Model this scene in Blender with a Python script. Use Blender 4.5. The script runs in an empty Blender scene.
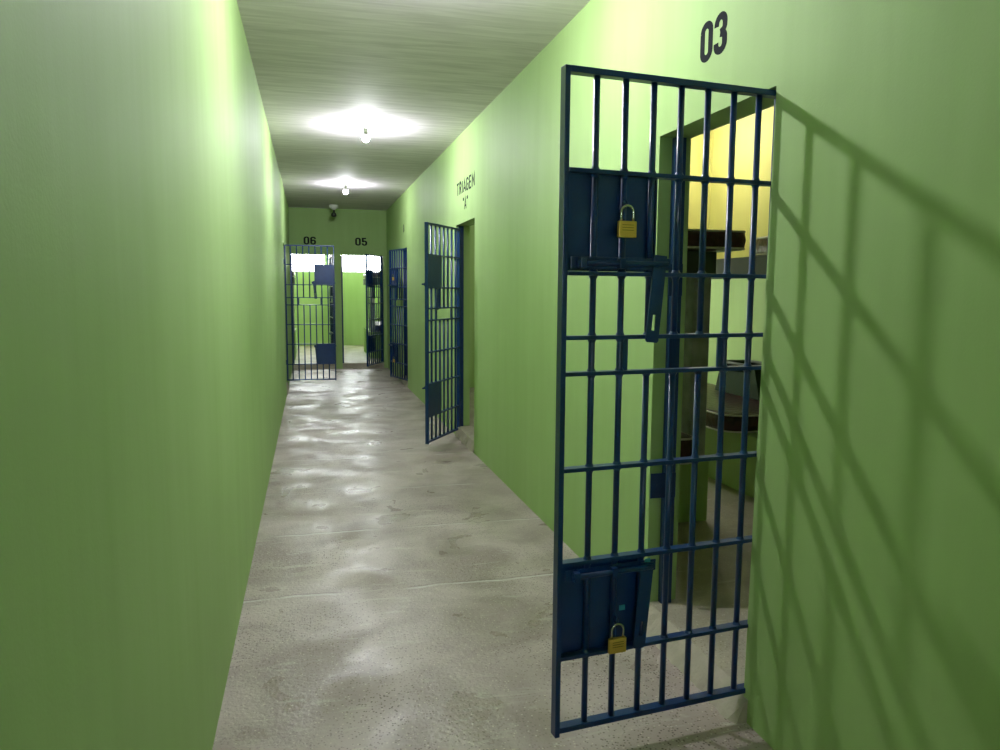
import bpy, bmesh, math, random
from mathutils import Vector, Matrix
random.seed(7)
S = bpy.context.scene
COL = S.collection

# ------------------------------------------------------------------ helpers
def srgb(r, g, b):
    f = lambda c: (c/255)/12.92 if c/255 <= .04045 else ((c/255+.055)/1.055)**2.4
    return (f(r), f(g), f(b), 1)

def add_box(bm, x0, x1, y0, y1, z0, z1, bev=0.0):
    vs = [bm.verts.new((x, y, z)) for x in (x0, x1) for y in (y0, y1) for z in (z0, z1)]
    idx = [(0, 1, 3, 2), (4, 6, 7, 5), (0, 4, 5, 1), (2, 3, 7, 6), (0, 2, 6, 4), (1, 5, 7, 3)]
    fs = [bm.faces.new([vs[i] for i in q]) for q in idx]
    if bev > 0:
        es = list({e for f in fs for e in f.edges})
        bmesh.ops.bevel(bm, geom=es, offset=bev, segments=2, profile=.6, affect='EDGES')

def add_tube(bm, p0, p1, r, n=12, r2=None, cap=True):
    p0, p1 = Vector(p0), Vector(p1)
    r2 = r if r2 is None else r2
    d = (p1-p0).normalized()
    a = d.orthogonal().normalized(); b = d.cross(a)
    ra, rb = [], []
    for i in range(n):
        t = 2*math.pi*i/n
        o = a*math.cos(t)+b*math.sin(t)
        ra.append(bm.verts.new(p0+o*r)); rb.append(bm.verts.new(p1+o*r2))
    for i in range(n):
        j = (i+1) % n
        f = bm.faces.new((ra[i], ra[j], rb[j], rb[i])); f.smooth = True
    if cap:
        bm.faces.new(ra[::-1]); bm.faces.new(rb)

def add_path(bm, pts, r, n=10):
    """smooth tube through points"""
    pts = [Vector(p) for p in pts]
    rings = []
    up = None
    for i, p in enumerate(pts):
        d = (pts[min(i+1, len(pts)-1)]-pts[max(i-1, 0)]).normalized()
        if up is None: up = d.orthogonal().normalized()
        a = (up-d*up.dot(d)).normalized(); b = d.cross(a); up = a
        rings.append([bm.verts.new(p+(a*math.cos(2*math.pi*k/n)+b*math.sin(2*math.pi*k/n))*r) for k in range(n)])
    for A, B in zip(rings, rings[1:]):
        for k in range(n):
            f = bm.faces.new((A[k], A[(k+1) % n], B[(k+1) % n], B[k])); f.smooth = True
    bm.faces.new(rings[0][::-1]); bm.faces.new(rings[-1])

def add_lathe(bm, c, prof, n=24):
    """profile of (radius, z) turned about the vertical axis at c"""
    rings = []
    for r, z in prof:
        if r < 1e-6: rings.append([bm.verts.new((c[0], c[1], c[2]+z))])
        else: rings.append([bm.verts.new((c[0]+r*math.cos(2*math.pi*k/n), c[1]+r*math.sin(2*math.pi*k/n), c[2]+z)) for k in range(n)])
    for A, B in zip(rings, rings[1:]):
        if len(A) == 1 and len(B) == 1: continue
        for k in range(n):
            k2 = (k+1) % n
            if len(A) == 1: f = bm.faces.new((A[0], B[k2], B[k]))
            elif len(B) == 1: f = bm.faces.new((A[k], A[k2], B[0]))
            else: f = bm.faces.new((A[k], A[k2], B[k2], B[k]))
            f.smooth = True

def add_prism(bm, poly, y0, y1, M=None):
    """closed polygon in (x,z) given thickness along y"""
    a = [bm.verts.new((x, y0, z)) for x, z in poly]
    b = [bm.verts.new((x, y1, z)) for x, z in poly]
    n = len(poly)
    bm.faces.new(a); bm.faces.new(b[::-1])
    for i in range(n):
        j = (i+1) % n
        bm.faces.new((a[j], a[i], b[i], b[j]))

def obj(name, bm, mat, parent=None):
    bmesh.ops.recalc_face_normals(bm, faces=bm.faces)
    me = bpy.data.meshes.new(name); bm.to_mesh(me); bm.free()
    me.materials.append(mat)
    o = bpy.data.objects.new(name, me); COL.objects.link(o)
    if parent is not None: o.parent = parent
    return o

def thing(name, label, cat, loc=(0, 0, 0), rz=0, group=None):
    o = bpy.data.objects.new(name, None); COL.objects.link(o)
    o.empty_display_size = .1
    o.location = loc; o.rotation_euler = (0, 0, rz)
    o['label'] = label; o['category'] = cat
    if group: o['group'] = group
    return o

def tag(o, label, cat, group=None):
    o['label'] = label; o['category'] = cat
    if group: o['group'] = group
    return o

def struct(name, bm, mat, parent=None):
    o = obj(name, bm, mat, parent)
    if parent is None: o['kind'] = 'structure'
    return o

def copy_tree(o, parent=None):
    c = o.copy(); COL.objects.link(c)
    if parent is not None: c.parent = parent
    for ch in list(o.children): copy_tree(ch, c)
    return c

NB = lambda: bmesh.new()

# ------------------------------------------------------------------ materials
def mat(name, col, rough=.5, metal=0.0, spec=.5, noise=None, bump=None, coat=0.0):
    """noise = (scale, amount, second colour); bump = (scale, strength, distance)"""
    m = bpy.data.materials.new(name); m.use_nodes = True
    nt = m.node_tree; b = nt.nodes['Principled BSDF']
    b.inputs['Base Color'].default_value = col
    b.inputs['Roughness'].default_value = rough
    b.inputs['Metallic'].default_value = metal
    b.inputs['Specular IOR Level'].default_value = spec
    b.inputs['Coat Weight'].default_value = coat
    tc = nt.nodes.new('ShaderNodeTexCoord')
    if noise:
        n = nt.nodes.new('ShaderNodeTexNoise'); n.inputs['Scale'].default_value = noise[0]; n.inputs['Detail'].default_value = 6
        nt.links.new(tc.outputs['Object'], n.inputs['Vector'])
        r = nt.nodes.new('ShaderNodeValToRGB'); r.color_ramp.elements[0].position = .5-noise[1]; r.color_ramp.elements[1].position = .5+noise[1]
        r.color_ramp.elements[0].color = col; r.color_ramp.elements[1].color = noise[2]
        nt.links.new(n.outputs['Fac'], r.inputs['Fac']); nt.links.new(r.outputs['Color'], b.inputs['Base Color'])
    if bump:
        n2 = nt.nodes.new('ShaderNodeTexNoise'); n2.inputs['Scale'].default_value = bump[0]; n2.inputs['Detail'].default_value = 5
        nt.links.new(tc.outputs['Object'], n2.inputs['Vector'])
        bp = nt.nodes.new('ShaderNodeBump'); bp.inputs['Strength'].default_value = bump[1]; bp.inputs['Distance'].default_value = bump[2]
        nt.links.new(n2.outputs['Fac'], bp.inputs['Height']); nt.links.new(bp.outputs['Normal'], b.inputs['Normal'])
    return m

def wall_mat(name, c1, c2, rough=.42, spec=.35, streak=1.0):
    """rolled paint on uneven plaster: broad unevenness, fine grain, faint vertical roller streaks"""
    m = bpy.data.materials.new(name); m.use_nodes = True
    nt = m.node_tree; L = nt.links.new; b = nt.nodes['Principled BSDF']
    b.inputs['Roughness'].default_value = rough; b.inputs['Specular IOR Level'].default_value = spec
    tc = nt.nodes.new('ShaderNodeTexCoord')
    mp = nt.nodes.new('ShaderNodeMapping'); mp.inputs['Scale'].default_value = (1, 1, .12)
    L(tc.outputs['Object'], mp.inputs['Vector'])
    n1 = nt.nodes.new('ShaderNodeTexNoise'); n1.inputs['Scale'].default_value = 7; n1.inputs['Detail'].default_value = 5
    L(mp.outputs['Vector'], n1.inputs['Vector'])
    n2 = nt.nodes.new('ShaderNodeTexNoise'); n2.inputs['Scale'].default_value = 1.1; n2.inputs['Detail'].default_value = 4
    L(tc.outputs['Object'], n2.inputs['Vector'])
    ad = nt.nodes.new('ShaderNodeMath'); ad.operation = 'ADD'; L(n1.outputs['Fac'], ad.inputs[0]); L(n2.outputs['Fac'], ad.inputs[1])
    hf = nt.nodes.new('ShaderNodeMath'); hf.operation = 'MULTIPLY'; hf.inputs[1].default_value = .5; L(ad.outputs[0], hf.inputs[0])
    r = nt.nodes.new('ShaderNodeValToRGB'); r.color_ramp.elements[0].position = .38; r.color_ramp.elements[1].position = .62
    r.color_ramp.elements[0].color = c1; r.color_ramp.elements[1].color = c2
    L(hf.outputs[0], r.inputs['Fac']); L(r.outputs['Color'], b.inputs['Base Color'])
    g = nt.nodes.new('ShaderNodeTexNoise'); g.inputs['Scale'].default_value = 130; g.inputs['Detail'].default_value = 3
    L(tc.outputs['Object'], g.inputs['Vector'])
    b1 = nt.nodes.new('ShaderNodeBump'); b1.inputs['Strength'].default_value = .10*streak; b1.inputs['Distance'].default_value = .004
    L(g.outputs['Fac'], b1.inputs['Height'])
    b2 = nt.nodes.new('ShaderNodeBump'); b2.inputs['Strength'].default_value = .22*streak; b2.inputs['Distance'].default_value = .03
    n3 = nt.nodes.new('ShaderNodeTexNoise'); n3.inputs['Scale'].default_value = 4; n3.inputs['Detail'].default_value = 3
    L(mp.outputs['Vector'], n3.inputs['Vector'])
    L(n3.outputs['Fac'], b2.inputs['Height']); L(b1.outputs['Normal'], b2.inputs['Normal']); L(b2.outputs['Normal'], b.inputs['Normal'])
    return m

M_WALL = wall_mat('green_wall_paint', srgb(154, 184, 118), srgb(161, 191, 125), rough=.62, spec=.25)
M_WARMLIT = wall_mat('warm_lit_upper_wall', srgb(214, 212, 134), srgb(220, 218, 142), rough=.65)  # warm yellow light on the upper cell walls, put into the colour
M_CELLWALL = wall_mat('cell_wall_paint', srgb(158, 186, 120), srgb(166, 193, 128), rough=.65)

def ceiling_mat():
    m = bpy.data.materials.new('ceiling_paint'); m.use_nodes = True
    nt = m.node_tree; L = nt.links.new; b = nt.nodes['Principled BSDF']
    b.inputs['Roughness'].default_value = .75; b.inputs['Specular IOR Level'].default_value = .15
    tc = nt.nodes.new('ShaderNodeTexCoord')
    mp = nt.nodes.new('ShaderNodeMapping'); mp.inputs['Scale'].default_value = (.35, 3.2, 1)
    L(tc.outputs['Object'], mp.inputs['Vector'])
    n = nt.nodes.new('ShaderNodeTexNoise'); n.inputs['Scale'].default_value = 6; n.inputs['Detail'].default_value = 8; n.inputs['Distortion'].default_value = .6
    L(mp.outputs['Vector'], n.inputs['Vector'])
    r = nt.nodes.new('ShaderNodeValToRGB'); r.color_ramp.elements[0].position = .35; r.color_ramp.elements[1].position = .65
    r.color_ramp.elements[0].color = srgb(200, 192, 198); r.color_ramp.elements[1].color = srgb(222, 214, 220)
    L(n.outputs['Fac'], r.inputs['Fac']); L(r.outputs['Color'], b.inputs['Base Color'])
    bp = nt.nodes.new('ShaderNodeBump'); bp.inputs['Strength'].default_value = .22; bp.inputs['Distance'].default_value = .008
    L(n.outputs['Fac'], bp.inputs['Height']); L(bp.outputs['Normal'], b.inputs['Normal'])
    return m
M_CEIL = ceiling_mat()

def floor_mat(name, base, light, dark, rough0=.26, rough1=.6, joints=()):
    m = bpy.data.materials.new(name); m.use_nodes = True
    nt = m.node_tree; L = nt.links.new; b = nt.nodes['Principled BSDF']
    b.inputs['Specular IOR Level'].default_value = .5
    tc = nt.nodes.new('ShaderNodeTexCoord')
    def noise(scale, detail, dist=0, vec=None):
        n = nt.nodes.new('ShaderNodeTexNoise'); n.inputs['Scale'].default_value = scale; n.inputs['Detail'].default_value = detail; n.inputs['Distortion'].default_value = dist
        L(vec or tc.outputs['Object'], n.inputs['Vector']); return n.outputs['Fac']
    def ramp(src, p0, p1, c0, c1):
        r = nt.nodes.new('ShaderNodeValToRGB'); e = r.color_ramp.elements
        e[0].position = p0; e[1].position = p1; e[0].color = c0; e[1].color = c1
        L(src, r.inputs['Fac']); return r.outputs['Color']
    def mix(f, a, c, mode='MIX'):
        x = nt.nodes.new('ShaderNodeMix'); x.data_type = 'RGBA'; x.blend_type = mode
        if isinstance(f, float): x.inputs['Factor'].default_value = f
        else: L(f, x.inputs['Factor'])
        L(a, x.inputs['A']); L(c, x.inputs['B']); return x.outputs['Result']
    W, K = (1, 1, 1, 1), (0, 0, 0, 1)
    big = ramp(noise(1.9, 10, .7), .38, .62, base, light)
    # exposed aggregate: dark and pale grains, thicker in some patches
    v = nt.nodes.new('ShaderNodeTexVoronoi'); v.inputs['Scale'].default_value = 85; L(tc.outputs['Object'], v.inputs['Vector'])
    grain = ramp(v.outputs['Distance'], .20, .40, W, K)
    wn = nt.nodes.new('ShaderNodeSeparateColor'); L(v.outputs['Color'], wn.inputs['Color'])
    pick = ramp(wn.outputs['Red'], .38, .44, K, W)
    patch = ramp(noise(1.1, 5), .42, .60, (.35, .35, .35, 1), W)
    g1 = mix(1.0, grain, pick, 'MULTIPLY'); g2 = mix(1.0, g1, patch, 'MULTIPLY')
    c1 = nt.nodes.new('ShaderNodeRGB'); c1.outputs[0].default_value = dark
    s1 = mix(g2, big, c1.outputs[0])
    v2 = nt.nodes.new('ShaderNodeTexVoronoi'); v2.inputs['Scale'].default_value = 66; L(tc.outputs['Object'], v2.inputs['Vector'])
    wn2 = nt.nodes.new('ShaderNodeSeparateColor'); L(v2.outputs['Color'], wn2.inputs['Color'])
    h = mix(1.0, ramp(v2.outputs['Distance'], .12, .3, W, K), ramp(wn2.outputs['Green'], .62, .66, K, W), 'MULTIPLY')
    c2 = nt.nodes.new('ShaderNodeRGB'); c2.outputs[0].default_value = srgb(214, 206, 192)
    hh = mix(.75, K_col(nt, K), h)
    s2 = mix(hh, s1, c2.outputs[0])
    # pale scuffs drawn out across the corridor
    mp = nt.nodes.new('ShaderNodeMapping'); mp.inputs['Scale'].default_value = (.8, 3.6, 1); L(tc.outputs['Object'], mp.inputs['Vector'])
    sc = ramp(noise(5, 9, .9, mp.outputs['Vector']), .60, .72, K, (.55, .55, .55, 1))
    c3 = nt.nodes.new('ShaderNodeRGB'); c3.outputs[0].default_value = srgb(200, 196, 186)
    s3 = mix(sc, s2, c3.outputs[0])
    if joints:
        # trowel joints across the corridor: a pale lip with a dark hairline behind it
        sx = nt.nodes.new('ShaderNodeSeparateXYZ'); L(tc.outputs['Object'], sx.inputs[0])
        wob = nt.nodes.new('ShaderNodeMath'); wob.operation = 'MULTIPLY_ADD'; wob.inputs[1].default_value = .12
        L(noise(2.2, 4), wob.inputs[0]); L(sx.outputs['Y'], wob.inputs[2])
        brk = ramp(noise(3.3, 3), .42, .56, K, W)
        c5 = nt.nodes.new('ShaderNodeRGB'); c5.outputs[0].default_value = srgb(206, 204, 200)
        c6 = nt.nodes.new('ShaderNodeRGB'); c6.outputs[0].default_value = srgb(92, 86, 76)
        for y0 in joints:
            for off, wd, cc in ((0, .012, c5), (.02, .005, c6)):
                d = nt.nodes.new('ShaderNodeMath'); d.operation = 'SUBTRACT'; L(wob.outputs[0], d.inputs[0]); d.inputs[1].default_value = y0+.06+off
                a_ = nt.nodes.new('ShaderNodeMath'); a_.operation = 'ABSOLUTE'; L(d.outputs[0], a_.inputs[0])
                m_ = nt.nodes.new('ShaderNodeMapRange'); m_.inputs['From Min'].default_value = wd; m_.inputs['From Max'].default_value = wd*.3
                m_.inputs['To Min'].default_value = 0; m_.inputs['To Max'].default_value = .8; L(a_.outputs[0], m_.inputs['Value'])
                mm = nt.nodes.new('ShaderNodeMath'); mm.operation = 'MULTIPLY'; L(m_.outputs['Result'], mm.inputs[0]); L(brk, mm.inputs[1])
                s3 = mix(mm.outputs[0], s3, cc.outputs[0])
    L(s3, b.inputs['Base Color'])
    rr = nt.nodes.new('ShaderNodeMapRange'); rr.inputs['From Min'].default_value = .35; rr.inputs['From Max'].default_value = .65
    rr.inputs['To Min'].default_value = rough0; rr.inputs['To Max'].default_value = rough1
    L(noise(3.0, 8, .6), rr.inputs['Value']); L(rr.outputs['Result'], b.inputs['Roughness'])
    bp = nt.nodes.new('ShaderNodeBump'); bp.inputs['Strength'].default_value = .5; bp.inputs['Distance'].default_value = .004
    L(noise(60, 6), bp.inputs['Height'])
    bp2 = nt.nodes.new('ShaderNodeBump'); bp2.inputs['Strength'].default_value = .08; bp2.inputs['Distance'].default_value = .004
    L(noise(4, 5, .4, mp.outputs['Vector']), bp2.inputs['Height']); L(bp.outputs['Normal'], bp2.inputs['Normal']); L(bp2.outputs['Normal'], b.inputs['Normal'])
    return m
def K_col(nt, c):
    n = nt.nodes.new('ShaderNodeRGB'); n.outputs[0].default_value = c; return n.outputs[0]
M_FLOOR = floor_mat('polished_concrete', srgb(150, 137, 130), srgb(184, 171, 167), srgb(76, 62, 52), joints=(3.75, 4.75, 5.75, 6.9, 9.2))
M_CELLFLOOR = floor_mat('cell_concrete', srgb(158, 150, 136), srgb(178, 170, 156), srgb(140, 132, 118), .4, .7)
M_SILL = mat('sill_mortar', srgb(170, 160, 148), .75, noise=(9, .2, srgb(188, 178, 166)), bump=(40, .5, .01))
M_BLUE = mat('navy_enamel', srgb(9, 46, 96), .28, spec=.5, noise=(14, .25, srgb(12, 54, 108)), bump=(60, .12, .003))
M_FRAME = mat('navy_frame_enamel', srgb(9, 46, 96), .3, spec=.5, bump=(60, .12, .003))
M_BRASS = mat('brass', srgb(232, 190, 92), .42, .5, bump=(90, .05, .001))
M_STEEL = mat('shackle_steel', srgb(205, 205, 200), .2, 1.0)
M_CYAN = mat('cyan_paint_fleck', srgb(60, 170, 190), .4)
M_LETTER = mat('black_stencil_paint', srgb(34, 38, 42), .9, spec=.1)
M_PLASTIC = mat('white_plastic', srgb(225, 225, 220), .4)
M_DARKPL = mat('black_plastic', srgb(30, 32, 32), .4)
M_MATT = mat('maroon_vinyl', srgb(44, 18, 24), .32, spec=.5, noise=(16, .12, srgb(74, 34, 40)), bump=(22, .5, .02))
M_PIPING = mat('white_piping', srgb(220, 214, 206), .5)
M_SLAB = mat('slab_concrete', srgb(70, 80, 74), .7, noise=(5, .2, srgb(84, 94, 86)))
M_POST = mat('post_paint', srgb(176, 176, 190), .5, noise=(9, .2, srgb(130, 134, 138)))
M_BAG = mat('green_fabric', srgb(24, 50, 20), .8, bump=(30, .3, .01))
M_BAGRIM = mat('grey_rim', srgb(96, 102, 96), .6)
M_ALU = mat('window_frame_grey', srgb(200, 204, 206), .4)
M_CEILCELL = mat('cell_ceiling_paint', srgb(226, 222, 212), .7)

def emit(name, col, st):
    m = bpy.data.materials.new(name); m.use_nodes = True
    nt = m.node_tree; nt.nodes.clear()
    e = nt.nodes.new('ShaderNodeEmission'); e.inputs['Color'].default_value = col; e.inputs['Strength'].default_value = st
    o = nt.nodes.new('ShaderNodeOutputMaterial'); nt.links.new(e.outputs[0], o.inputs['Surface'])
    return m
M_BULB = emit('lit_bulb', (.97, 0.955, 1.02, 1), 1700.0)
M_DIM = emit('fill_bulb_dim', (1, .97, .92, 1), 620.0)
M_WARM = emit('fill_bulb_warm', (1.0, .93, .80, 1), 470.0)
M_BULB2 = emit('lit_bulb_middle', (.96, .955, 1.03, 1), 1500.0)
M_BULB3 = emit('lit_bulb_far', (.96, .96, 1.03, 1), 950.0)

# ------------------------------------------------------------------ dimensions (metres)
XR, XL, ZC, YE, T = 1.4934, -.3465, 3.088, 15.0, .15
STEP = .10                     # cells sit one low step above the corridor
ZD = 2.21                      # top of the gate openings
YB = -2.2                      # corridor end behind the viewer
RO = [(2.2407, 3.085), (6.87, 7.79), (11.84, 12.70)]      # openings in the right wall
LO = [(11.30, 12.14)]                                      # opening in the left wall
EO = [(-.335, .49), (.61, 1.425)]                          # openings in the end wall
XB = 3.80                      # back wall of the right-hand cells

# ------------------------------------------------------------------ setting
bm = NB(); add_box(bm, XL-.05, XR, YB, YE, -.10, 0); struct('floor', bm, M_FLOOR)
bm = NB(); add_box(bm, XL-T, XR+T, YB-T, YE+T, ZC, ZC+.12); struct('ceiling', bm, M_CEIL)

def wall_along_y(name, x0, x1, y0, y1, openings, m):
    bm = NB(); y = y0
    for a, c in openings:
        add_box(bm, x0, x1, y, a, -.1, ZC); add_box(bm, x0, x1, a, c, ZD, ZC); y = c
    add_box(bm, x0, x1, y, y1, -.1, ZC)
    return struct(name, bm, m)
W_R = wall_along_y('wall_right', XR, XR+T, YB, YE+T, RO, M_WALL)
for v in W_R.data.vertices:      # the plaster edge of doorway 03 leans a little
    if abs(v.co.y-RO[0][0]) < 1e-4: v.co.y += .030-.014*v.co.z
wall_along_y('wall_left', XL-T, XL, YB, YE+T, LO, M_WALL)
bm = NB(); x = XL
for a, c in EO:
    if a-x > .002: add_box(bm, x, a, YE, YE+T, -.1, ZC)
    add_box(bm, a, c, YE, YE+T, ZD+.005, ZC); x = c
add_box(bm, x, XR, YE, YE+T, -.1, ZC)
struct('wall_end', bm, M_WALL)
bm = NB()
for q in ((XL-T, XR+T, -.1, 1.8), (XL-T, XR+T, 2.4, ZC), (XL-T, .1, 1.8, 2.4), (.55, XR+T, 1.8, 2.4)): add_box(bm, q[0], q[1], YB-T, YB, q[2], q[3])  # high opening added behind the viewer to let in fill light
struct('wall_back', bm, M_WALL)

# rooms behind the right wall: (y0, y1)
def room(tagname, x0, x1, y0, y1, door_side, windows=(), wm=M_CELLWALL):
    """inner box; door_side is the side left open because the corridor wall closes it"""
    bm = NB(); add_box(bm, x0, x1, y0, y1, -.1, STEP); struct('floor_'+tagname, bm, M_CELLFLOOR)
    bm = NB(); add_box(bm, x0-.1, x1+.1, y0-.1, y1+.1, ZC+.0, ZC+.12); struct('ceiling_'+tagname, bm, M_CEILCELL)
    return
t = XR+T
# cell 03
def wall_boxes(name, boxes, m=M_CELLWALL):
    bm = NB()
    for q in boxes: add_box(bm, *q)
    return struct(name, bm, m)
def floor_box(name, x0, x1, y0, y1):
    bm = NB(); add_box(bm, x0, x1, y0, y1, -.1, STEP); return struct(name, bm, M_CELLFLOOR)
floor_box('floor_cell_03', XR+.012, XB, .9, 6.7)
floor_box('floor_triagem', XR+.012, XB, 6.8, 10.9)
floor_box('floor_cell_04', XR+.012, XB, 11.0, YE)
bm = NB(); add_box(bm, t, XB+.1, .8, YE+.1, ZC, ZC+.12); struct('ceiling_cells', bm, M_CEILCELL)
wall_boxes('wall_cells_back', [(XB, XB+.12, .8, 6.7, -.1, 1.80), (XB, XB+.12, 6.7, YE+.1, -.1, ZC)])
wall_boxes('wall_cell_03_upper', [(XB, XB+.12, .8, 6.7, 1.80, ZC)], M_WARMLIT)
wall_boxes('wall_cell_03_near', [(t, XB, .8, .9, -.1, ZC)])
wall_boxes('wall_cell_03_far', [(t, XB, 6.7, 6.8, -.1, 1.80)])
wall_boxes('wall_cell_03_far_upper', [(t, XB, 6.7, 6.8, 1.80, ZC)], M_WARMLIT)
wall_boxes('wall_triagem_far', [(t, XB, 10.9, 11.0, -.1, ZC)])
wall_boxes('wall_cell_04_far', [(t, XB, YE, YE+.1, -.1, ZC)])
# room behind the left wall
floor_box('floor_left_cell', XL-2.6, XL-.012, 10.4, 14.2)
bm = NB(); add_box(bm, XL-2.7, XL-T, 10.3, 14.3, ZC, ZC+.12); struct('ceiling_left_cell', bm, M_CEILCELL)
wall_boxes('wall_left_cell', [(XL-2.7, XL-2.6, 10.3, 14.3, -.1, ZC), (XL-2.6, XL-T, 10.3, 10.4, -.1, ZC), (XL-2.6, XL-T, 14.2, 14.3, -.1, ZC)])
# cells 05 and 06 beyond the end wall, daylight windows high in their back wall
YW = 20.0
bm = NB(); add_box(bm, -1.35, 2.3, YE+.012, YW, -.1, STEP); struct('floor_end_cells', bm, M_CELLFLOOR)
bm = NB(); add_box(bm, -1.45, 2.4, YE+T, YW+.15, 2.95, ZC+.12); struct('ceiling_end_cells', bm, M_CEILCELL)
WIN = [(-1.30, .44), (.66, 2.25)]
zw0, zw1 = 1.98, 2.75
bx = [(-1.35, 2.3, YW, YW+.12, -.1, zw0), (-1.35, 2.3, YW, YW+.12, zw1, 2.95),
      (-1.35, WIN[0][0], YW, YW+.12, zw0, zw1), (WIN[0][1], WIN[1][0], YW, YW+.12, zw0, zw1), (WIN[1][1], 2.3, YW, YW+.12, zw0, zw1)]
wall_boxes('wall_end_cells_back', bx)
wall_boxes('wall_end_cells_side', [(-1.45, -1.35, YE+T, YW+.12, -.1, 2.95), (2.3, 2.4, YE+T, YW+.12, -.1, 2.95)])
wall_boxes('wall_end_cells_divider', [(.50, .60, YE+T, YW, -.1, 2.95)])
wall_boxes('wall_end_cells_front', [(-1.45, XL-T, YE+T-.1, YE+T, -.1, 2.95), (XR+T, 2.4, YE+T-.05, YE+T, -.1, 2.95)])
for i, (a, c) in enumerate(WIN):
    bm = NB()
    for z in (zw0, zw1-.04): add_box(bm, a, c, YW+.02, YW+.08, z, z+.04)
    for xx in (a, c-.04): add_box(bm, xx, xx+.04, YW+.02, YW+.08, zw0+.04, zw1-.04)
    w = struct('window_%d' % (i+1), bm, M_ALU)
    n = 9
    bm = NB()
    for k in range(1, n):
        xx = a+(c-a)*k/n
        add_tube(bm, (xx, YW+.05, zw0+.03), (xx, YW+.05, zw1-.03), .007, 8)
    obj('window_bars', bm, M_ALU, w)

# mortar ramps at the steps
def ramp_y(name, x_top, x_bot, y0, y1):
    """low mortar fillet between corridor floor and the raised cell floor, openings in the side walls"""
    bm = NB(); n = 22
    top, mid, low = [], [], []
    rnd = random.Random(int(y0*10)+3)
    for i in range(n+1):
        y = y0+(y1-y0)*i/n
        j = rnd.uniform(-.010, .010)
        e = 1.0
        if i == 0 or i == n: e = .75
        top.append(bm.verts.new((x_top, y, STEP-.002)))
        mid.append(bm.verts.new((x_top+(x_bot-x_top)*(.35+rnd.uniform(-.05, .05)), y, STEP*.72+rnd.uniform(-.005, .005))))
        low.append(bm.verts.new((x_top+(x_bot-x_top)*e+j, y, -.002)))
    for i in range(n):
        bm.faces.new((top[i], top[i+1], mid[i+1], mid[i])); bm.faces.new((mid[i], mid[i+1], low[i+1], low[i]))
    b0 = bm.verts.new((x_top, y0, -.002)); b1 = bm.verts.new((x_top, y1, -.002))
    bm.faces.new([top[0], mid[0], low[0], b0]); bm.faces.new([top[-1], b1, low[-1], mid[-1]])
    bm.faces.new([b0]+low+[b1]); bm.faces.new([b1]+top[::-1]+[b0])
    return struct(name, bm, M_SILL)
ramp_y('trim_1', XR+.012, XR-.055, RO[0][0]+.002, RO[0][1]-.002)
ramp_y('trim_2', XR+.012, XR-.014, RO[1][0]+.002, RO[1][1]-.002)
ramp_y('trim_3', XR+.012, XR-.014, RO[2][0]+.002, RO[2][1]-.002)
ramp_y('trim_4', XL-.012, XL+.014, LO[0][0]+.002, LO[0][1]-.002)

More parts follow.
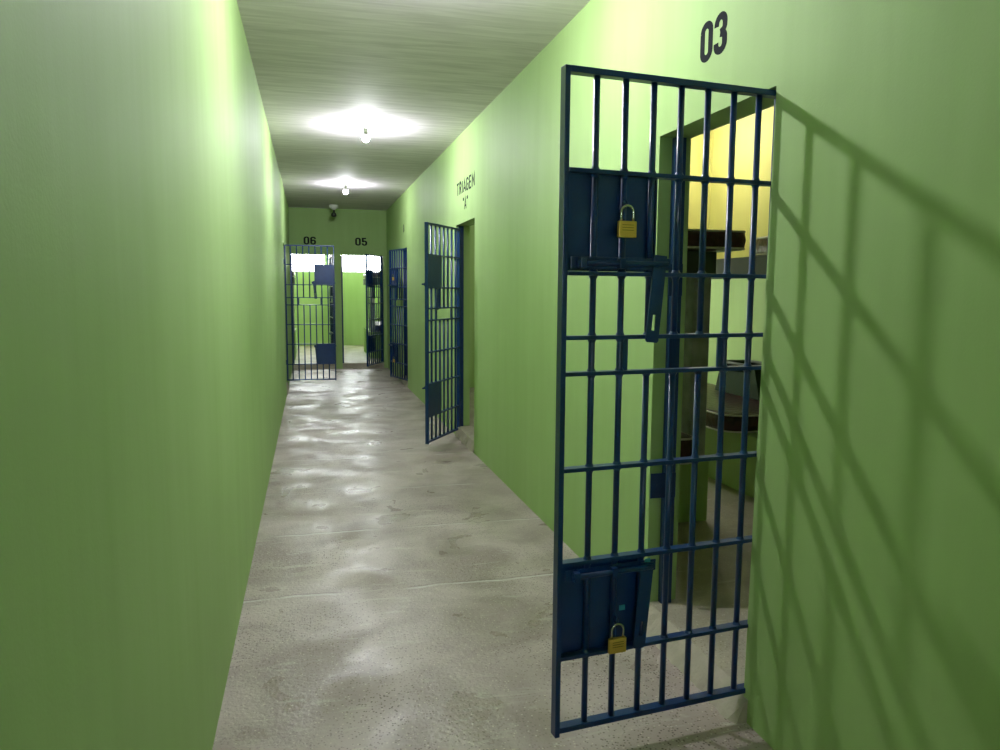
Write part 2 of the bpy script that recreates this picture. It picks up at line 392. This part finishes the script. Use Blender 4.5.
# ------------------------------------------------------------------ barred gates
W = .787
ZH = [0.009, .254, .568, .874, 1.179, 1.292, 1.490, 1.799, 2.091]   # heights of the flat cross bars above the gate foot
def make_gate(label, loc, rz, sign, bolt_out=0.0, group='barred cell gates along the corridor'):
    """x runs from the hinge to the free edge, sign*y is the face with the bolts"""
    g = thing('barred_gate', label, 'gate', loc, rz, group)
    Y = lambda a: a*sign
    def ybox(bm, x0, x1, a, c, z0, z1, bev=0): add_box(bm, x0, x1, min(Y(a), Y(c)), max(Y(a), Y(c)), z0, z1, bev)
    D = .0175
    # frame: two posts with top and bottom rail
    for nm, x0, x1, z0 in (('hinge_post', -.012, .012, 0), ('closing_post', W-.004, W+.013, -.012)):
        bm = NB(); ybox(bm, x0, x1, -D, D, z0, 2.10, .002); obj(nm, bm, M_BLUE, g)
    for nm, z in (('bottom_rail', 0.0), ('top_rail', 2.081)):
        bm = NB(); ybox(bm, .0121, W-.0041, -D, D, z, z+.019, .002); obj(nm, bm, M_BLUE, g)
    for i in range(1, 8):
        z = ZH[i]
        bm = NB(); ybox(bm, .0121, W-.0041, -D, D, z-.0065, z+.0065, .0015); obj('cross_bar', bm, M_BLUE, g)
    # round bars; the middle three are cut out for the food slot
    for k in range(1, 8):
        x = W-.1*k
        segs = [(.0195, 2.0805)] if k not in (3, 4, 5) else [(.0195, ZH[4]-.0055), (ZH[5]+.0055, 2.0805)]
        bm = NB()
        for a, c in segs:
            add_tube(bm, (x, 0, a), (x, 0, c), .0104, 12)
            for z in [ZH[j] for j in range(1, 8)]:          # weld beads where bar and flat meet
                if a < z < c or abs(z-a) < .01 or abs(z-c) < .01:
                    for s in (-1, 1):
                        if a-.002 <= z+s*.0055 <= c+.001:
                            add_tube(bm, (x, 0, z+s*.0065), (x, 0, z+s*.016), .0150, 10, .0104, False)
        obj('round_bar', bm, M_BLUE, g)
    # food slot cheeks
    for x in (W-.2-.017, W-.6+.017):
        bm = NB(); ybox(bm, x-.011, x+.011, -.004, .004, ZH[4]+.0056, ZH[5]-.0056); obj('slot_cheek', bm, M_BLUE, g)
    # lock plates lie behind the bars
    def plate(z0, z1, x0):
        bm = NB(); ybox(bm, x0, W-.0042, -.0150, -.0105, z0, z1)
        ybox(bm, x0-.0005, x0+.004, -.0150, .006, z0, z1)      # folded edge
        p = obj('lock_plate', bm, M_BLUE, g); return p
    plate(1.492+.006, 1.799-.006, W-.318); plate(.256+.004, .566-.004, W-.305)
    # sliding bolts with their hasps
    def bolt(zb, xe, hx0, hz0, hx1, hz1, name='sliding_bolt'):
        b = NB()
        yb = .0265
        ybox(b, xe-.02, W-.012, .0176, .0215, zb-.019, zb+.019, .002)             # backing strip
        add_tube(b, (xe, Y(yb+.008), zb), (W-.03+bolt_out*1.9, Y(yb+.008), zb), .0085, 12)   # the rod
        ybox(b, W-.19, W-.17, .0214, yb+.020, zb-.016, zb+.016, .003)             # guide
        ybox(b, W-.055, W-.035, .0214, yb+.020, zb-.016, zb+.016, .003)
        o = obj(name, b, M_BLUE, g)
        # flat hasp hanging from the rod end, with a slot near its foot
        v0, v1 = Vector((hx0, 0, hz0)), Vector((hx1, 0, hz1))
        d = (v1-v0).normalized(); n = Vector((-d.z, 0, d.x)); hw = .0235
        L = (v1-v0).length
        def P(a, w): q = v0+d*a+n*w; return (q.x, q.z)
        ya, yc = Y(.0225), Y(.0275)
        b = NB(); s0, s1, sw = L*.62, L*.86, .0065
        if s1-s0 > .05: s0 = s1-.05
        add_prism(b, [P(0, -hw), P(s0, -hw), P(s0, hw), P(0, hw)], ya, yc)
        add_prism(b, [P(s0, -hw), P(s1, -hw), P(s1, -sw), P(s0, -sw)], ya, yc)
        add_prism(b, [P(s0, sw), P(s1, sw), P(s1, hw), P(s0, hw)], ya, yc)
        add_prism(b, [P(s1, -hw), P(L-.006, -hw), P(L, -hw+.006), P(L, hw-.006), P(L-.006, hw), P(s1, hw)], ya, yc)
        h = obj('hasp', b, M_BLUE, o)
        return o
    bolt(1.522, .440, .462, 1.55, .486, 1.274)
    bolt(.532, .462, .476, .545, .502, .252)
    # staples the padlocks hang from
    for zs, xs in ((1.700, .589), (.353, .586)):
        b = NB(); ybox(b, xs-.012, xs+.012, -.0104, -.007, zs-.005, zs+.04)
        add_path(b, [(xs, Y(-.007), zs-.012+.024), (xs, Y(.020), zs+.014), (xs, Y(.030), zs+.006), (xs, Y(.020), zs-.003), (xs, Y(-.007), zs-.004)], .004, 8)
        obj('staple', b, M_BLUE, g)
    # hinge knuckles
    for z in (.25, 1.80):
        b = NB(); add_tube(b, (-.021, Y(-.008), z), (-.021, Y(-.008), z+.075), .0095, 12); obj('hinge', b, M_BLUE, g)
    return g

def gate_point(g, x, y, z):
    r = Matrix.Rotation(g.rotation_euler[2], 4, 'Z'); return Vector(g.location)+r @ Vector((x, y, z))

def padlock_mesh_parts(root, s=1.0):
    b = NB()
    add_box(b, -.031*s, .031*s, -.0075*s, .0075*s, -.050*s, 0, .0028*s)
    obj('lock_body', b, M_BRASS, root)
    b = NB()
    for z in (-.012, -.020, -.028): add_box(b, -.020*s, .020*s, .0075*s, .0081*s, (z-.0006)*s, (z+.0006)*s)
    for z in (-.012, -.020, -.028): add_box(b, -.020*s, .020*s, -.0081*s, -.0075*s, (z-.0006)*s, (z+.0006)*s)
    obj('engraved_lines', b, mat_engrave, root)
    b = NB(); r = .0215*s
    pts = [(-r, 0, -.003*s), (-r, 0, .016*s)]+[(-r*math.cos(a), 0, .026*s+r*math.sin(a)) for a in [math.pi*i/12 for i in range(13)]]+[(r, 0, .016*s), (r, 0, -.003*s)]
    add_path(b, pts, .0042*s, 10); obj('shackle', b, M_STEEL, root)
mat_engrave = mat('engraving', srgb(120, 88, 30), .5, .8)
def padlock(g, x, z, sign, label, s=1.0, off=.030):
    p = gate_point(g, x, off*sign, z)
    t_ = thing('padlock', label, 'padlock', p, g.rotation_euler[2], 'brass padlocks hanging on the gates')
    padlock_mesh_parts(t_, s)
    return t_

# cell 03: hinge on the near jamb, swung a little past square
def aim(dx, dy): return math.atan2(dy, dx)
gl = 'navy blue barred steel gate '
g03 = make_gate(gl+'standing wide open in the foreground below the number 03', (1.5393, 2.2828, .102), aim(-math.cos(.1103), -math.sin(.1103)), 1)
gTR = make_gate(gl+'half open in the middle distance below the word TRIAGEM', (1.512, 7.735, .075), aim(-.425, -.645), -1, .03)
g04 = make_gate(gl+'nearly shut at the far right beside the end wall', (1.520, 11.885, .10), aim(-.20, .75), 1, .03)
g06 = make_gate(gl+'seen face on at the left wall before doorway 06', (-.349, 12.10, .125), aim(1, .0), 1, .03)
g06.scale = (.925, 1, 1)
g05 = make_gate(gl+'swung out at the right of the doorway numbered 05', (1.397, 15.035, .11), aim(-.345, -.70), 1, .03)
g6i = make_gate(gl+'seen edge on inside the doorway numbered 06', (.462, 15.11, .115), aim(-.05, .997), 1)
padlock(g03, .589, 1.652, 1, 'brass padlock with upright shackle on the upper lock plate of the foreground gate')
padlock(g03, .586, .303, 1, 'brass padlock hanging low on the foreground gate near the floor')
padlock(gTR, .589, 1.652, -1, 'small padlock on the upper bolt of the half open TRIAGEM gate')
padlock(g04, .589, 1.652, 1, 'small padlock on the upper plate of the far right gate before the end wall')
padlock(g04, .586, .303, 1, 'small padlock on the lower plate of the far right gate before the end wall')
# cyan flecks of bare paint on the foreground gate
def fleck(x, z, y):
    b = NB(); add_box(b, x-.011, x+.011, min(y, y+.0012), max(y, y+.0012), z-.009, z+.009, .0005)
    obj('paint_fleck', b, M_CYAN, g03)['label'] = 'cyan square of paint on the navy gate'
fleck(.548, .385, -.0104); fleck(.475, .548, .0215)

# jamb posts fixed in the openings, one on each side
def jamb_post(label, side, a, c, end, xo=.085):
    """side r/l: opening a..c in the right or left wall, e: in the end wall; end 0 or 1 picks the jamb"""
    h = ZD-STEP-.006
    p = (c-.0175 if end else a+.0175)
    loc = {'r': (XR+xo, p, STEP+.001), 'l': (XL-xo, p, STEP+.001), 'e': (p, YE+xo, STEP+.001)}[side]
    t_ = thing('jamb_post', label, 'door post', loc, 0, 'navy steel posts in the cell doorways')
    b = NB()
    if side in 'rl': add_box(b, -.026, .026, -.0165, .0165, 0, h, .002)
    else: add_box(b, -.0135, .0135, -.024, .024, 0, h, .002)
    obj('post', b, M_FRAME, t_)
    return t_
nv = 'navy steel post in the '
jamb_post(nv+'near jamb of doorway 03, behind the wall corner', 'r', RO[0][0]+.015, RO[0][1], 0)
f3 = jamb_post(nv+'far jamb of doorway 03, seen through the foreground gate', 'r', *RO[0], 1)
def strike(t_, z0, z1, xo):
    b = NB(); y = -.018
    add_box(b, xo, .026, y-.003, y+.0012, z0-STEP, z1-STEP, .001)
    add_tube(b, ((xo-.006)/1.6, y-.0045, (z0+z1)/2-STEP), ((xo-.006)/1.6, y-.003, (z0+z1)/2-STEP), .006, 12)
    obj('strike_plate', b, M_FRAME, t_)['label'] = 'flat lock strike plate on the door post'
strike(f3, .605, .720, -.098)
strike(f3, 1.52, 1.66, -.040)
jamb_post(nv+'near jamb of the TRIAGEM doorway', 'r', *RO[1], 0, .05)
jamb_post(nv+'far jamb of the TRIAGEM doorway, beside its half open gate', 'r', *RO[1], 1, .05)
jamb_post(nv+'near jamb of the far right doorway before the end wall', 'r', *RO[2], 0)
jamb_post(nv+'far jamb of the far right doorway before the end wall', 'r', *RO[2], 1)
jamb_post(nv+'near jamb of the left wall doorway', 'l', *LO[0], 0)
jamb_post(nv+'far jamb of the left wall doorway', 'l', *LO[0], 1)
jamb_post(nv+'left jamb of doorway 06', 'e', *EO[0], 0)
jamb_post(nv+'right jamb of doorway 06', 'e', *EO[0], 1)
jamb_post(nv+'left jamb of doorway 05', 'e', *EO[1], 0)
jamb_post(nv+'right jamb of doorway 05', 'e', *EO[1], 1)

# ------------------------------------------------------------------ stencilled lettering
def arc(cx, cz, rx, rz, a0, a1, n=12):
    return [(cx+rx*math.cos(math.radians(a0+(a1-a0)*i/n)), cz+rz*math.sin(math.radians(a0+(a1-a0)*i/n))) for i in range(n+1)]
# strokes in a cell 0.5 wide, 1 high (centre line)
GL = {
 '0': [arc(.25, .75, .17, .17, 180, 0)+arc(.25, .25, .17, .17, 0, -180)+[(.08, .75)]],
 '3': [[(.08, .70)]+arc(.25, .74, .165, .18, 180, 0)+arc(.25, .66, .165, .13, -10, -60, 5)+[(.24, .52)], [(.24, .50)]+arc(.25, .36, .17, .14, 60, 10, 5)+arc(.25, .25, .17, .17, 0, -180)+[(.08, .30)]],
 '5': [[(.40, .92), (.10, .92), (.10, .53)]+arc(.25, .42, .165, .155, 140, 0, 10)+arc(.25, .25, .165, .17, 0, -180)+[(.08, .30)]],
 '6': [[(.42, .72)]+arc(.25, .75, .17, .17, 0, 180)+arc(.25, .25, .17, .17, 180, 360)+arc(.25, .40, .17, .15, 0, 180)],
 '4': [[(.34, .06), (.34, .94), (.06, .34), (.06, .26), (.46, .26)]],
 'T': [[(.02, .92), (.48, .92)], [(.25, .92), (.25, .06)]],
 'R': [[(.09, .06), (.09, .92), (.26, .92)]+arc(.26, .72, .15, .2, 90, -90)+[(.09, .52)], [(.26, .52), (.42, .06)]],
 'I': [[(.12, .06), (.12, .94)]],
 'A': [[(.03, .06), (.25, .94), (.47, .06)], [(.10, .32), (.40, .32)]],
 'G': [[(.42, .72)]+arc(.25, .75, .17, .17, 0, 180)+arc(.25, .25, .17, .17, 180, 360)+[(.42, .48), (.27, .48)]],
 'E': [[(.44, .92), (.09, .92), (.09, .08), (.44, .08)], [(.09, .51), (.38, .51)]],
 'M': [[(.07, .06), (.07, .94), (.28, .36), (.49, .94), (.49, .06)]],
 '"': [[(.10, .95), (.10, .72)], [(.26, .95), (.26, .72)]],
}
ADV = {'I': .27, '"': .38, 'M': .62}
def lettering(name, text, label, origin, xdir, h, width_scale=1.0, sw=.14, group=None, gap=.06):
    """flat painted strokes; xdir = reading direction in the plane of the wall"""
    tot = sum(ADV.get(c, .52)+gap for c in text)-gap
    b = NB()
    x0 = -tot/2
    for c in text:
        for si, st in enumerate(GL[c]):
            yf = -.0006-.0004*si
            pts = [Vector((x0+p[0], p[1])) for p in st]
            L_, R_ = [], []
            for i, p in enumerate(pts):
                dp = (p-pts[i-1]).normalized() if i else None
                dn = (pts[i+1]-p).normalized() if i < len(pts)-1 else None
                if dp is None: dp = dn
                if dn is None: dn = dp
                if (dp+dn).length < 1e-4: d = dn
                else: d = (dp+dn).normalized()
                n = Vector((-d.y, d.x)); k = 1/max(.45, n.dot(Vector((-dn.y, dn.x))))
                L_.append(p+n*sw/2*k); R_.append(p-n*sw/2*k)
            for i in range(len(pts)-1):
                q = [L_[i], L_[i+1], R_[i+1], R_[i]]
                f = [b.verts.new((v.x*h*width_scale, yf, v.y*h)) for v in q]
                bk = [b.verts.new((v.x*h*width_scale, 0.0012, v.y*h)) for v in q]
                b.faces.new(f); b.faces.new(bk[::-1])
                for a in range(4): b.faces.new((f[a], bk[a], bk[(a+1) % 4], f[(a+1) % 4]))
        x0 += ADV.get(c, .52)+gap
    o = obj(name, b, M_LETTER)
    o.location = origin; o.rotation_euler = (0, 0, math.atan2(xdir[1], xdir[0]))
    tag(o, label, 'sign', group)
    return o
gn = 'stencilled cell numbers'
lettering('cell_number', '03', 'large black stencilled number 03 on the green wall above the foreground gate', (XR-.0004, 2.655, 2.416), (0, -1), .146, 1.2, .185, gn)
lettering('cell_number', '04', 'tiny black stencilled number above the far right gate on the side wall', (XR-.0004, 12.22, 2.46), (0, -1), .135, 1.0, .16, gn)
lettering('cell_number', '05', 'black stencilled number 05 on the end wall, right one of the pair', (1.005, YE-.0004, 2.40), (1, 0), .150, 1.42, .17, gn)
lettering('cell_number', '06', 'black stencilled number 06 on the end wall, left one of the pair', (.035, YE-.0004, 2.40), (1, 0), .150, 1.42, .17, gn)
lettering('wall_lettering', 'TRIAGEM', 'black word TRIAGEM stencilled high on the right wall', (XR-.0004, 7.30, 2.495), (0, -1), .13, 1.75, .14)
lettering('wall_lettering', '"A"', 'black letter A in quotation marks below the word TRIAGEM', (XR-.0004, 7.30, 2.325), (0, -1), .13, 1.4, .14)

# ------------------------------------------------------------------ ceiling lamps
def lamp(label, x, y, m, z=ZC, group='bare bulbs along the corridor ceiling'):
    t_ = thing('ceiling_lamp', label, 'lamp', (x, y, z), 0, group)
    b = NB(); add_lathe(b, (0, 0, 0), [(0, -.001), (.052, -.001), (.054, -.008), (.046, -.014), (.030, -.020), (0, -.021)]); obj('ceiling_rose', b, M_PLASTIC, t_)
    b = NB(); add_lathe(b, (0, 0, 0), [(0, -.0205), (.021, -.0205), (.022, -.050), (.018, -.058), (0, -.058)]); obj('socket', b, M_PLASTIC, t_)
    b = NB(); add_lathe(b, (0, 0, 0), [(0, -.0585), (.014, -.0585), (.0175, -.066), (.028, -.082), (.0325, -.090), (0, -.0905)], 20); obj('bulb_collar', b, M_PLASTIC, t_)
    b = NB(); add_lathe(b, (0, 0, 0), [(0, -.0908), (.0325, -.0908), (.0345, -.104), (.033, -.120), (.025, -.136), (.012, -.145), (0, -.146)], 20); obj('bulb', b, m, t_)
    return t_
lamp('lit bare white bulb on the corridor ceiling above the foreground gate', .553, 3.4447, M_BULB)
lamp('larger lit bare bulb, the nearer of two seen on the corridor ceiling', .553, 7.4464, M_BULB2)
lamp('smaller lit bare bulb near the end wall, farther of two seen on the ceiling', .553, 11.4873, M_BULB3)
lamp('added unseen warm fill bulb on the ceiling inside cell 03 beyond the bunk post', 3.20, 6.1, M_WARM, ZC, 'unseen fill bulbs added inside the cells')  # added out of view to brighten the upper part of the cell
lamp('added unseen fill bulb on the ceiling of the room behind the TRIAGEM doorway', 2.70, 8.9, M_DIM, ZC, 'unseen fill bulbs added inside the cells')  # added so the room behind this doorway is not black
lamp('added unseen fill bulb on the ceiling of the cell behind doorway 06', -.35, 17.6, M_BULB3, 2.95, 'unseen fill bulbs added inside the cells')  # added above lintel height to brighten the left end cell
lamp('added unseen fill bulb on the ceiling of the cell behind doorway 05', 1.45, 17.6, M_BULB3, 2.95, 'unseen fill bulbs added inside the cells')  # same added fill for the right end cell
t_ = thing('fill_wall_bulb', 'added unseen fill bulb on the far wall of cell 03 below bunk height', 'lamp', (2.72, 6.70, 1.45), 0, None)  # bulb added out of view to light the wall under the upper slab
b = NB(); add_tube(b, (0, -.001, 0), (0, -.02, 0), .05, 20); obj('backplate', b, M_PLASTIC, t_)
b = NB(); add_tube(b, (0, -.0205, 0), (0, -.055, 0), .02, 16); obj('socket', b, M_PLASTIC, t_)
b = NB(); add_tube(b, (0, -.056, 0), (0, -.085, 0), .016, 16, .032); add_tube(b, (0, -.085, 0), (0, -.115, 0), .032, 16, .030, False); add_tube(b, (0, -.115, 0), (0, -.135, 0), .030, 16, .012); obj('bulb', b, M_DIM, t_)
t_ = thing('ceiling_fitting', 'small unlit white ceiling fitting with a dark holder beside the end wall', 'lamp', (.47, 14.35, ZC))
b = NB(); add_lathe(b, (0, 0, 0), [(0, -.001), (.085, -.001), (.09, -.02), (.07, -.055), (.03, -.085), (0, -.09)]); obj('dome', b, M_PLASTIC, t_)
b = NB(); add_lathe(b, (0, 0, 0), [(0, -.0905), (.018, -.0905), (.02, -.13), (.045, -.155), (.05, -.19), (.03, -.215), (0, -.22)]); obj('holder', b, M_DARKPL, t_)

# ------------------------------------------------------------------ bunks and mattresses
def mattress(label, x0, x1, y0, y1, z0, h=.115, group='vinyl mattresses on the bunks', r=.07):
    t_ = thing('mattress', label, 'mattress', ((x0+x1)/2, (y0+y1)/2, z0), 0, group)
    hx, hy = (x1-x0)/2, (y1-y0)/2
    out = []
    for sx, sy, a0 in ((1, 1, 0), (-1, 1, 90), (-1, -1, 180), (1, -1, 270)):
        for i in range(7):
            a = math.radians(a0+90*i/6); out.append((sx*(hx-r)+r*math.cos(a), sy*(hy-r)+r*math.sin(a)))
    b = NB()
    lev = [(.985, .001), (1.0, .008), (1.012, h*.5), (1.0, h-.008), (.985, h-.001), (.90, h+.004), (.55, h+.006)]
    rings = [[b.verts.new((x*k, y*k, z)) for x, y in out] for k, z in lev]
    for A, B in zip(rings, rings[1:]):
        n = len(A)
        for i in range(n):
            f = b.faces.new((A[i], A[(i+1) % n], B[(i+1) % n], B[i])); f.smooth = True
    b.faces.new(rings[0][::-1]); b.faces.new(rings[-1])
    obj('cover', b, M_MATT, t_)
    for z in (.0085, h-.0085):
        b = NB(); pts = [(x*1.0, y*1.0, z) for x, y in out]; pts = pts+pts[:2]
        add_path(b, pts, .0065, 8); obj('piping', b, M_PIPING, t_)
    return t_

def bunk(label, x0, x1, y0, y1, zl, zu, tu, post_xy, zm, grp='concrete double bunks in the cells'):
    t_ = thing('concrete_bunk', label, 'bunk', ((x0+x1)/2, (y0+y1)/2, STEP), 0, grp)
    cx, cy = t_.location.x, t_.location.y
    def B(nm, a0, a1, b0, b1, z0, z1, m, bev=.006):
        b = NB(); add_box(b, a0-cx, a1-cx, b0-cy, b1-cy, z0-STEP, z1-STEP, bev); return obj(nm, b, m, t_)
    B('base_block', x0, x1, y0, y1, STEP+.001, zl, M_CELLWALL)
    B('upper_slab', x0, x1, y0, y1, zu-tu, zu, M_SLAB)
    px, py, w = post_xy
    B('corner_post', px-w, px+w, py-w, py+w, zl+.001, zu-tu-.001, M_POST, .004)
    return t_
m_cell = 'vinyl mattresses on the bunks'
bunk('concrete double bunk nearest the door of cell 03, with a grey corner post', t+.002, 2.41, 4.15, 6.1, .50, 1.785, .14, (2.325, 4.215, .058), .5)
bunk('concrete double bunk along the back wall of cell 03', 3.0, XB-.002, 4.05, 6.69, .53, 1.79, .125, (3.06, 4.12, .05), .5)
# the mattress of the lower nearest bunk is notched round the post by sitting just clear of it
mattress('maroon mattress with white piping on the lower bunk beside the door of cell 03', t+.01, 2.255, 4.03, 6.0, .502, .165)
mattress('maroon mattress with a rounded end on the upper bunk beside the door of cell 03', t+.05, 2.52, 3.97, 5.95, 1.787, .115, r=.09)
mattress('creased maroon mattress on the lower bunk against the back wall of cell 03', 2.86, 3.74, 4.72, 6.60, .532, .135, r=.17)
mattress('maroon mattress partly seen on the upper bunk against the back wall of cell 03', 3.03, 3.74, 4.10, 4.75, 1.792, .13)
# bag on the far lower bunk
t_ = thing('open_bag', 'dark green bag with a grey rim on the back bunk of cell 03', 'bag', (3.60, 5.60, .6745))
b = NB()
sec = [(-.30, 0, -.12, .14), (-.27, .02, -.12, .14), (-.17, .26, -.09, .12)]
lo = [(-.34, -.12), (.34, -.12), (.34, .14), (-.34, .14)]
def ring(bb, k, z, sl): return [bb.verts.new((y_, x_*k+sl, z)) for x_, y_ in lo]
A = ring(b, 1, .004, 0); B_ = ring(b, .86, .15, 0); C_ = ring(b, .74, .26, 0); D_ = ring(b, .66, .262, 0); E_ = ring(b, .64, .20, 0)
for P_, Q_ in ((A, B_), (B_, C_), (C_, D_), (D_, E_)):
    for i in range(4): b.faces.new((P_[i], P_[(i+1) % 4], Q_[(i+1) % 4], Q_[i]))
b.faces.new(A[::-1]); b.faces.new(E_)
obj('bag_body', b, M_BAG, t_)
b = NB(); pts = [(y_, x_*.70, .268) for x_, y_ in lo]; pts = pts+pts[:1]
for p_, q_ in zip(pts, pts[1:]): add_tube(b, p_, q_, .012, 8)
obj('rim', b, M_BAGRIM, t_)
# end cells
bunk('concrete double bunk at the left inside the doorway numbered 06', -1.34, -.30, 16.0, 18.0, .66, 1.80, .14, (-.355, 16.06, .05), .5)
mattress('maroon mattress on the upper bunk inside the doorway numbered 06', -1.30, -.30, 15.98, 17.9, 1.802)
mattress('maroon mattress on the lower bunk inside the doorway numbered 06', -1.30, -.42, 15.98, 17.9, .662, .15)
bunk('concrete double bunk at the right inside the doorway numbered 05', 1.235, 2.29, 16.0, 18.0, .66, 1.80, .14, (1.29, 16.06, .05), .5)
mattress('maroon mattress on the upper bunk inside the doorway numbered 05', 1.235, 2.26, 15.98, 17.9, 1.802)
mattress('maroon mattress on the lower bunk inside the doorway numbered 05', 1.355, 2.26, 15.98, 17.9, .662, .15)

# ------------------------------------------------------------------ daylight
w = bpy.data.worlds.new('sky'); S.world = w; w.use_nodes = True
bg = w.node_tree.nodes['Background']; bg.inputs['Color'].default_value = (.93, .96, 1.0, 1); bg.inputs['Strength'].default_value = 22.0

# ------------------------------------------------------------------ camera
yaw, pitch, roll, f, hc = .2486, -.1112, .0070, 749.83, 1.5358
fw = Vector((math.sin(yaw)*math.cos(pitch), math.cos(yaw)*math.cos(pitch), math.sin(pitch)))
r0 = Vector((math.cos(yaw), -math.sin(yaw), 0)); u0 = r0.cross(fw)
rr = math.cos(roll)*r0+math.sin(roll)*u0; uu = -math.sin(roll)*r0+math.cos(roll)*u0
cam = bpy.data.cameras.new('camera'); co = bpy.data.objects.new('camera', cam); COL.objects.link(co)
Mx = Matrix((rr, uu, -fw)).transposed().to_4x4(); Mx.translation = Vector((0, 0, hc)); co.matrix_world = Mx
cam.sensor_fit = 'HORIZONTAL'; cam.sensor_width = 36; cam.lens = 36*f/1000; cam.clip_start = .02
S.camera = co

# ------------------------------------------------------------------ colour management
vs = S.view_settings
vs.view_transform = 'Standard'; vs.look = 'None'; vs.gamma = 1; vs.exposure = 0.25; vs.use_curve_mapping = False
S.cycles.max_bounces = 12; S.cycles.diffuse_bounces = 8; S.cycles.glossy_bounces = 4
S.cycles.sample_clamp_indirect = 6
S.cycles.use_denoising = True
